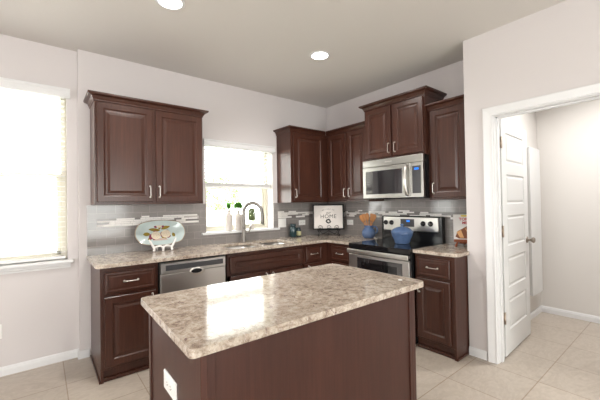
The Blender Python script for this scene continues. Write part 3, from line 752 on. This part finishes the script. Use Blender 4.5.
def blob(bm, x, z, rx, rz, ang=0, n=20, y=-.0016, pt=0.0):
    vs = []
    for k in range(n):
        a = 2*PI*k/n; u = rx*math.cos(a); v = rz*math.sin(a)*(1-pt*abs(math.cos(a))**3)
        vs.append(bm.verts.new(pm @ Vector((x+u*math.cos(ang)-v*math.sin(ang), y, Bz+z+u*math.sin(ang)+v*math.cos(ang)))))
    r = bmesh.ops.extrude_face_region(bm, geom=[bm.faces.new(vs)]); bmesh.ops.translate(bm, verts=[v for v in r['geom'] if isinstance(v, bmesh.types.BMVert)], vec=pm.to_3x3() @ Vector((0, .0012, 0)))
for x, z, rx, rz, a in ((-.055, .035, .055, .017, -.15), (.055, .055, .05, .017, .35), (-.13, -.005, .032, .019, 0), (-.105, -.055, .03, .015, .9), (.125, -.025, .017, .022, .3), (.03, -.052, .028, .016, -.5), (-.005, .055, .02, .012, 1.3)):
    bm = nb(); blob(bm, x, z, rx, rz, a, pt=.55); obj('leaf_print', bm, 'leafpaint', pl, label='olive gold painted leaf')
for x, z, rx, rz, a in ((-.085, -.03, .03, .024, .9), (-.045, .012, .022, .013, -.3), (.01, -.015, .012, .026, 0), (.065, .02, .013, .010, 0), (.075, -.04, .022, .014, .4), (-.040, .070, .018, .016, .6), (.026, .070, .014, .016, -.4), (-.06, -.06, .02, .015, -.7)):
    bm = nb(); blob(bm, x, z, rx, rz, a, y=-.0022); obj('petal_print', bm, 'plumpaint', pl, label='plum painted petal')
for x, z, rx, rz in ((-.045, -.022, .044, .04), (.05, -.012, .046, .04), (-.008, .072, .027, .018)):
    bm = nb(); blob(bm, x, z, rx, rz, 0, y=-.003); fl = obj('flower_print', bm, 'flowerpaint', pl, label='cream painted flower')
    if rx > .03:
        bm = nb()
        for k in range(14):
            a = 2.4*k; r = .034*math.sqrt((k+.5)/14); blob(bm, x+r*math.cos(a), z+r*math.sin(a)*.9, .0035, .0035, 0, 8, -.0038)
        obj('dot_print', bm, 'tanpaint', fl)
bm = nb(); blob(bm, 0, -.078, .075, .026, 0, 24, -.0024, .3); obj('basket_print', bm, 'tanpaint', pl, label='tan painted basket')

# ------------------------------------------------------------------ jars by the wall
def jar(label, x, y, r, h, mat, lidmat, band=None):
    t = thing('jar', label, 'jar', (x, y, .9145), 0, 'small jars beside the sink')
    bm = nb(); lathe(bm, [(r*.9, 0), (r, .006), (r, h*.66), (r*.92, h*.74), (r*.68, h*.80), (r*.68, h*.84)], None, 28); obj('body', bm, mat, t)
    bm = nb(); lathe(bm, [(r*.76, h*.825), (r*.78, h*.84), (r*.78, h*.96), (r*.70, h), (r*.2, h)], None, 28); obj('lid', bm, lidmat, t)
    if band:
        bm = nb(); lathe(bm, [(r*1.012, h*.14), (r*1.012, h*.60)], None, 28, cap0=False, cap1=False); obj('paper_wrap', bm, band, t, label='pale yellow paper wrap')
jar('taller dark teal lidded jar on the worktop right of the sink', -.738, -.10, .050, .178, 'teal', 'slate')
jar('shorter jar with a pale yellow wrap beside the teal jar', -.635, -.09, .034, .125, 'slate', 'slate', 'tag')

# ------------------------------------------------------------------ framed sign and its stand, across the corner
sg_ang = math.radians(-41)
SX, SYY = -.262, -.284
st = thing('sign_stand', 'black scrolled iron stand under the framed sign in the corner', 'stand', (SX, SYY, .9145), sg_ang)
bm = nb()
def scroll(cx_, cz_, r, s, turns=1.25, y=-.036):
    pts = []
    for k in range(26):
        f = k/25; a = -PI/2+s*2*PI*turns*f; q = r*(1-.75*f); pts.append((cx_+q*math.cos(a)*1.0, y, cz_+q*math.sin(a)))
    return pts
for x, s in ((-.115, 1), (0, 1), (.115, -1)): tube(bm, scroll(x, .115, .036, s), .0032, 6)
tube(bm, [(-.16, -.036, .079), (.16, -.036, .079)], .0035, 6)
obj('front_scroll', bm, 'iron', st)
bm = nb()
for s in (-1, 1):
    tube(bm, smoothpath([(s*.15, -.036, .079), (s*.13, -.04, .04), (s*.15, -.045, .006), (s*.12, -.047, .006)], 5), .004, 6)
    tube(bm, smoothpath([(s*.12, -.036, .079), (s*.09, -.036, .03), (s*.04, -.036, .045), (0, -.036, .07)], 5), .0035, 6)
    tube(bm, smoothpath([(s*.13, -.036, .076), (s*.13, .01, .074), (s*.13, .03, .20)], 4), .0035, 6); tube(bm, smoothpath([(s*.13, .012, .076), (s*.13, .05, .03), (s*.13, .075, .005)], 4), .0035, 6)
obj('leg_frame', bm, 'iron', st)
sw, shh = .43, .35
sn = thing('framed_sign', 'white sign lettered HOME in a black frame, leaning across the corner', 'sign', (SX, SYY, .9145+.0805), sg_ang)
TL = thing_tilt = Matrix.Rotation(math.radians(-5), 4, 'X')
bm = nb(); f = .018
for lo, hi in (((-sw/2, -.018, 0), (-sw/2+f, .004, shh)), ((sw/2-f, -.018, 0), (sw/2, .004, shh)), ((-sw/2+f, -.018, 0), (sw/2-f, .004, f)), ((-sw/2+f, -.018, shh-f), (sw/2-f, .004, shh))): box(bm, lo, hi, .002, mat=TL)
obj('frame', bm, 'iron', sn, label='black frame')
bm = nb(); box(bm, (-sw/2+f-.001, -.010, f-.001), (sw/2-f+.001, .002, shh-f+.001), mat=TL); sb = obj('board', bm, 'signboard', sn, label='off-white board')
def stext(body, size, x, z, rot=0.0, space=1.0, shear=0.0):
    o = text('lettering', body, size, 'ink', (0, 0, 0), sb, .0005, space, 0.0, shear)
    o.matrix_local = TL @ Matrix.Translation((x, -.0108, z)) @ Matrix.Rotation(PI/2, 4, 'X') @ Matrix.Rotation(rot, 4, 'Z'); return o
stext('HOME', .074, 0, .18, 0, 1.12)
stext('our', .046, 0, .234, shear=.35)
for k, ch in enumerate('WELCOME TO'):
    a = (k-4.5)*.105; stext(ch, .021, .165*math.sin(a), .130+.152*math.cos(a), -a)
bm = nb()
for k in range(46):
    a = 2*PI*k/46; r = .026+random.uniform(-.005, .006); m = TL @ Matrix.Translation((r*math.cos(a), -.0112, .116+r*.85*math.sin(a))) @ Matrix.Rotation(-a+random.uniform(-.8, .8), 4, 'Y')
    box(bm, (-.009, -.0006, -.0032), (.009, .0006, .0032), mat=m)
obj('wreath_print', bm, 'ink', sb, label='black printed wreath')

# ------------------------------------------------------------------ blue pitcher with wooden spoons
qx, qy = -.155, -.895
PT = .94
pt = thing('pitcher', 'blue ceramic pitcher full of wooden spoons left of the stove', 'pitcher', (qx, qy, .9145))
bm = nb(); lathe(bm, [(.05, 0), (.068, .006), (.086, .035), (.092, .065), (.086, .10), (.066, .125), (.054, .140), (.055, .155), (.062, .170), (.057, .170), (.049, .152), (.05, .135), (.078, .10), (.083, .065), (.06, .012)], None, 36); obj('body', bm, 'blue', pt)
bm = nb(); hd = Vector((.35, -.94, 0)); hp = [(.058, .150), (.095, .155), (.118, .125), (.112, .085), (.088, .06)]
tube(bm, smoothpath([(hd.x*r, hd.y*r, z) for r, z in hp], 6), .010, 10); obj('handle', bm, 'blue', pt); pt.scale = (PT, PT, PT)
def spoon(kind, label, off, lean, rz):
    t = thing('wooden_'+kind, label, kind, (qx+off[0], qy+off[1], .9145+.03), rz, 'wooden utensils in the blue pitcher')
    t.rotation_euler = (lean[0], lean[1], rz)
    bm = nb(); tube(bm, [(0, 0, 0), (0, 0, .19)], [.006, .0065], 10); obj('shaft', bm, 'spoon', t)
    bm = nb()
    if kind == 'spoon': lathe(bm, [(.007, .185), (.015, .200), (.022, .225), (.024, .25), (.020, .272), (.008, .285)], None, 20, sy=.32)
    else:
        lathe(bm, [(.007, .185), (.015, .205), (.021, .24), (.025, .275), (.022, .282)], None, 20, sy=.22)
    obj('head', bm, 'spoon', t); return t
sv = math.radians(-40)
for kind, label, un, tilt, v in (
    ('spoon', 'wooden spoon leaning furthest to the left in the blue pitcher', -.026, -.46, .020),
    ('spatula', 'wooden spatula second from the left in the blue pitcher', -.017, -.27, .006),
    ('spoon', 'wooden spoon third from the left in the blue pitcher', -.005, -.07, -.006),
    ('spatula', 'wooden spatula fourth from the left in the blue pitcher', .010, .21, -.020),
    ('spoon', 'wooden spoon leaning furthest to the right in the blue pitcher', .016, .38, -.034)):
    u = un-.105*math.tan(tilt)
    R = Matrix.Rotation(sv, 4, 'Z'); p = R @ Vector((u, v, 0))
    t = spoon(kind, label, (p.x, p.y), (0, 0), sv); t.rotation_mode = 'XYZ'
    t.rotation_euler = (R @ Matrix.Rotation(tilt, 4, 'Y')).to_euler()

# ------------------------------------------------------------------ blue lidded pot on the stove
PS = .84
po = thing('soup_tureen', 'blue ceramic lidded pot standing on the black glass stove top', 'pot', (-.36, -1.475, .9162), math.radians(50))
bm = nb(); lathe(bm, [(.085, 0), (.092, .004), (.094, .014), (.103, .05), (.128, .10), (.135, .135), (.138, .15), (.130, .15), (.122, .12), (.09, .03), (.05, .02)], None, 40); obj('body', bm, 'blue', po)
bm = nb(); lathe(bm, [(.139, .150), (.141, .156), (.132, .164), (.108, .186), (.07, .205), (.03, .213), (.014, .217), (.013, .224), (.022, .232), (.024, .240), (.016, .249), (.005, .251)], None, 40); obj('lid', bm, 'blue', po)
for s in (-1, 1):
    bm = nb(); tube(bm, smoothpath([(s*.125, -.04, .122), (s*.15, -.03, .128), (s*.160, 0, .13), (s*.15, .03, .128), (s*.125, .04, .122)], 5), .0095, 10); obj('handle', bm, 'blue', po)
po.location = (-.335, -1.495, .9162)
po.scale = (PS, PS, PS)

# ------------------------------------------------------------------ cookbook on a wooden easel
bkx, bky, bka = -.128, -2.061, math.radians(-62)
es = thing('book_easel', 'red-brown wooden easel holding the cookbook on the right worktop', 'easel', (bkx, bky, .9145), bka)
TB = Matrix.Rotation(math.radians(-17), 4, 'X')
bm = nb(); box(bm, (-.10, -.05, .046), (.10, -.005, .060), .003); box(bm, (-.10, -.055, .05), (.10, -.046, .074), .003); obj('ledge', bm, 'redwood', es)
for s in (-1, 1):
    bm = nb(); tube(bm, smoothpath([(s*.085, -.055, .003), (s*.078, -.045, .028), (s*.066, -.03, .05)], 4), [.012]*4+[.009]*5, 8); obj('leg', bm, 'redwood', es)
bm = nb(); box(bm, (-.05, .004, .03), (.05, .012, .24), .002, mat=TB); tube(bm, [(0, .05, .16), (0, .115, .006)], .007, 8); obj('back_support', bm, 'redwood', es)
bk = thing('cookbook', 'white cookbook with red lettering and a sliced bread picture on its cover', 'book', (bkx, bky, .9145+.061), bka)
bw, bh = .20, .255
bm = nb(); box(bm, (-bw/2, -.022, .004), (bw/2, -.020, bh), .0006, 1, mat=TB); box(bm, (-bw/2, -.006, .004), (bw/2, -.004, bh), .0006, 1, mat=TB); box(bm, (-bw/2-.001, -.022, .004), (-bw/2+.002, -.004, bh), mat=TB); cvr = obj('cover', bm, 'paper', bk)
bm = nb(); box(bm, (-bw/2+.003, -.0195, .007), (bw/2-.004, -.0065, bh-.003), mat=TB); obj('pages', bm, 'plate', bk)
def btext(body, size, x, z, mat):
    o = text('title_lettering', body, size, mat, (0, 0, 0), cvr, .0006, 1.0, .0012); o.matrix_local = TB @ Matrix.Translation((x, -.0225, z)) @ Matrix.Rotation(PI/2, 4, 'X'); return o
btext('TOP 10', .038, .012, .205, 'red'); btext('MEALS', .036, .03, .168, 'red')
bm = nb(); box(bm, (-.03, -.0232, .232), (.06, -.0218, .248), mat=TB); obj('yellow_band', bm, 'yellow', cvr, label='yellow printed band')
bm = nb(); pts = [(-.085, .03), (-.055, .012), (.09, .012), (.09, .158), (.045, .152), (-.065, .085)]
def poly(bm, pts, y0, y1):
    f = bm.faces.new([bm.verts.new(TB @ Vector((x, y0, z))) for x, z in pts]); r = bmesh.ops.extrude_face_region(bm, geom=[f]); bmesh.ops.translate(bm, verts=[v for v in r['geom'] if isinstance(v, bmesh.types.BMVert)], vec=TB.to_3x3() @ Vector((0, y1-y0, 0)))
poly(bm, pts, -.0228, -.0218); obj('loaf_print', bm, 'crust', cvr, label='dark brown printed loaf')
bm = nb(); poly(bm, [(-.075, .075), (-.045, .02), (-.01, .02), (-.035, .098)], -.0234, -.0226)
for k in range(4): poly(bm, [(.0+k*.024, .112+k*.008), (.006+k*.024, .115+k*.008), (.05+k*.02, .03), (.044+k*.02, .03)], -.0234, -.0226)
obj('slice_print', bm, 'crumb', cvr, label='golden printed bread slices')

# ------------------------------------------------------------------ vases and sprigs on the sill
def vase(label, x, y, r, h):
    t = tag(obj('vase', (lambda bm: (lathe(bm, [(r*.92, 0), (r, .006), (r, .03), (r, h*.72), (r*.92, h*.78), (r*.5, h*.83), (r*.38, h*.97), (r*.46, h), (r*.30, h), (r*.28, h*.9), (r*.1, h*.8)], None, 28), bm)[1])(nb()), 'bisque'), label, 'vase', 'white vases on the window sill'); t.location = (x, y, 1.0485)
def leafquad(bm, p, d, up, L, w):
    d = d.normalized(); s = d.cross(up).normalized(); nrm = s.cross(d)
    q = [p, p+d*L*.45+s*w+nrm*w*.3, p+d*L, p+d*L*.45-s*w+nrm*w*.3]; v = [bm.verts.new(x) for x in q]; bm.faces.new((v[0], v[1], v[2])); bm.faces.new((v[0], v[2], v[3]))
vase('slim white bottle vase on the sill, left of the two holding green sprigs', -1.603, .028, .046, .245)
vase('slim white bottle vase on the sill holding the bushy sprig, beside the faucet', -1.475, .028, .045, .240)
vase('short white vase on the sill seen through the faucet arch', -1.285, .03, .030, .075)
def sprig(label, x, y, z, kind):
    bm = nb(); up = Vector((0, 0, 1))
    if kind == 'upright':
        for k in range(26):
            a = 2.4*k; d = Vector((math.cos(a)*.28, math.sin(a)*.28, 1)); leafquad(bm, Vector((0, 0, .004)), d, Vector((math.sin(a), -math.cos(a), .1)), .060+.014*(k % 4), .017)
    elif kind == 'bushy':
        for k in range(340):
            a = random.uniform(0, 2*PI); e = random.uniform(-.8, 1.5); p = Vector((math.cos(a)*math.cos(e)*.032, math.sin(a)*math.cos(e)*.032, .036+.032*math.sin(e))); leafquad(bm, p, Vector((math.cos(a), math.sin(a), random.uniform(-.4, 1.1))), up, .032, .016)
    else:
        for k in range(420):
            h = random.uniform(.015, .165); a = random.uniform(0, 2*PI); r = .006+.020*math.sin(PI*min(1, max(0, (h+.03)/.23))); p = Vector((math.cos(a)*r, math.sin(a)*r, h)); leafquad(bm, p, Vector((math.cos(a), math.sin(a), -.6)), up, .028, .013)
    t = thing('green_sprig', label, 'plant', (x, y, z), 0, 'sprigs in the sill vases')
    obj('leaves', bm, 'sage' if kind == 'trailing' else 'green', t)
    bm = nb(); tube(bm, [(0, 0, -.02), (0, 0, .04 if kind != 'trailing' else .16)], .0025, 6); obj('stem', bm, 'green', t)
sprig('thin upright green sprig in the left vase on the sill', -1.603, .028, 1.0485+.247, 'upright')
sprig('bushy bright green sprig in the vase beside the faucet', -1.475, .028, 1.0485+.252, 'bushy')
sprig('tall grey-green leafy sprig seen through the faucet arch', -1.285, .03, 1.0485+.100, 'trailing')

# ------------------------------------------------------------------ sticker on the island top
bm = nb(); lathe(bm, [(.012, 0), (.0118, .0012)], None, 20); s = tag(obj('price_sticker', bm, 'plate'), 'tiny round pale sticker near the right corner of the island top', 'sticker'); s.location = (-1.76, -2.43, CZ1+.0003)

# ------------------------------------------------------------------ outdoors
bm = nb(); box(bm, (-16, T+.02, -.45), (14, 30, -.30)); o = struct('ground', bm, 'lawn')
def tree(label, x, y, h, r):
    t = thing('garden_tree', label, 'tree', (x, y, -.30), 0, 'trees in the yard')
    bm = nb(); tube(bm, smoothpath([(0, 0, 0), (.05, .02, h*.3), (-.03, .04, h*.7)], 4), [.09]*5+[.06]*4, 10); obj('trunk', bm, 'bark', t)
    bm = nb()
    for k in range(1500):
        v = Vector((random.gauss(0, 1), random.gauss(0, 1), random.gauss(0, 1))).normalized()*r*random.uniform(.45, 1)**.6
        leafquad(bm, Vector((v.x, v.y, h*.72+v.z*.85)), Vector((random.uniform(-1, 1), random.uniform(-1, 1), random.uniform(-1, .4))), Vector((0, 0, 1)), .16, .055)
    obj('crown', bm, 'treeleaf', t)
tree('faint green tree outside, seen at the middle of the sink window', 2.6, 9.5, 3.0, 1.05)
tree('faint green tree outside, seen at the left of the sink window', -.1, 10.5, 3.1, 1.0)
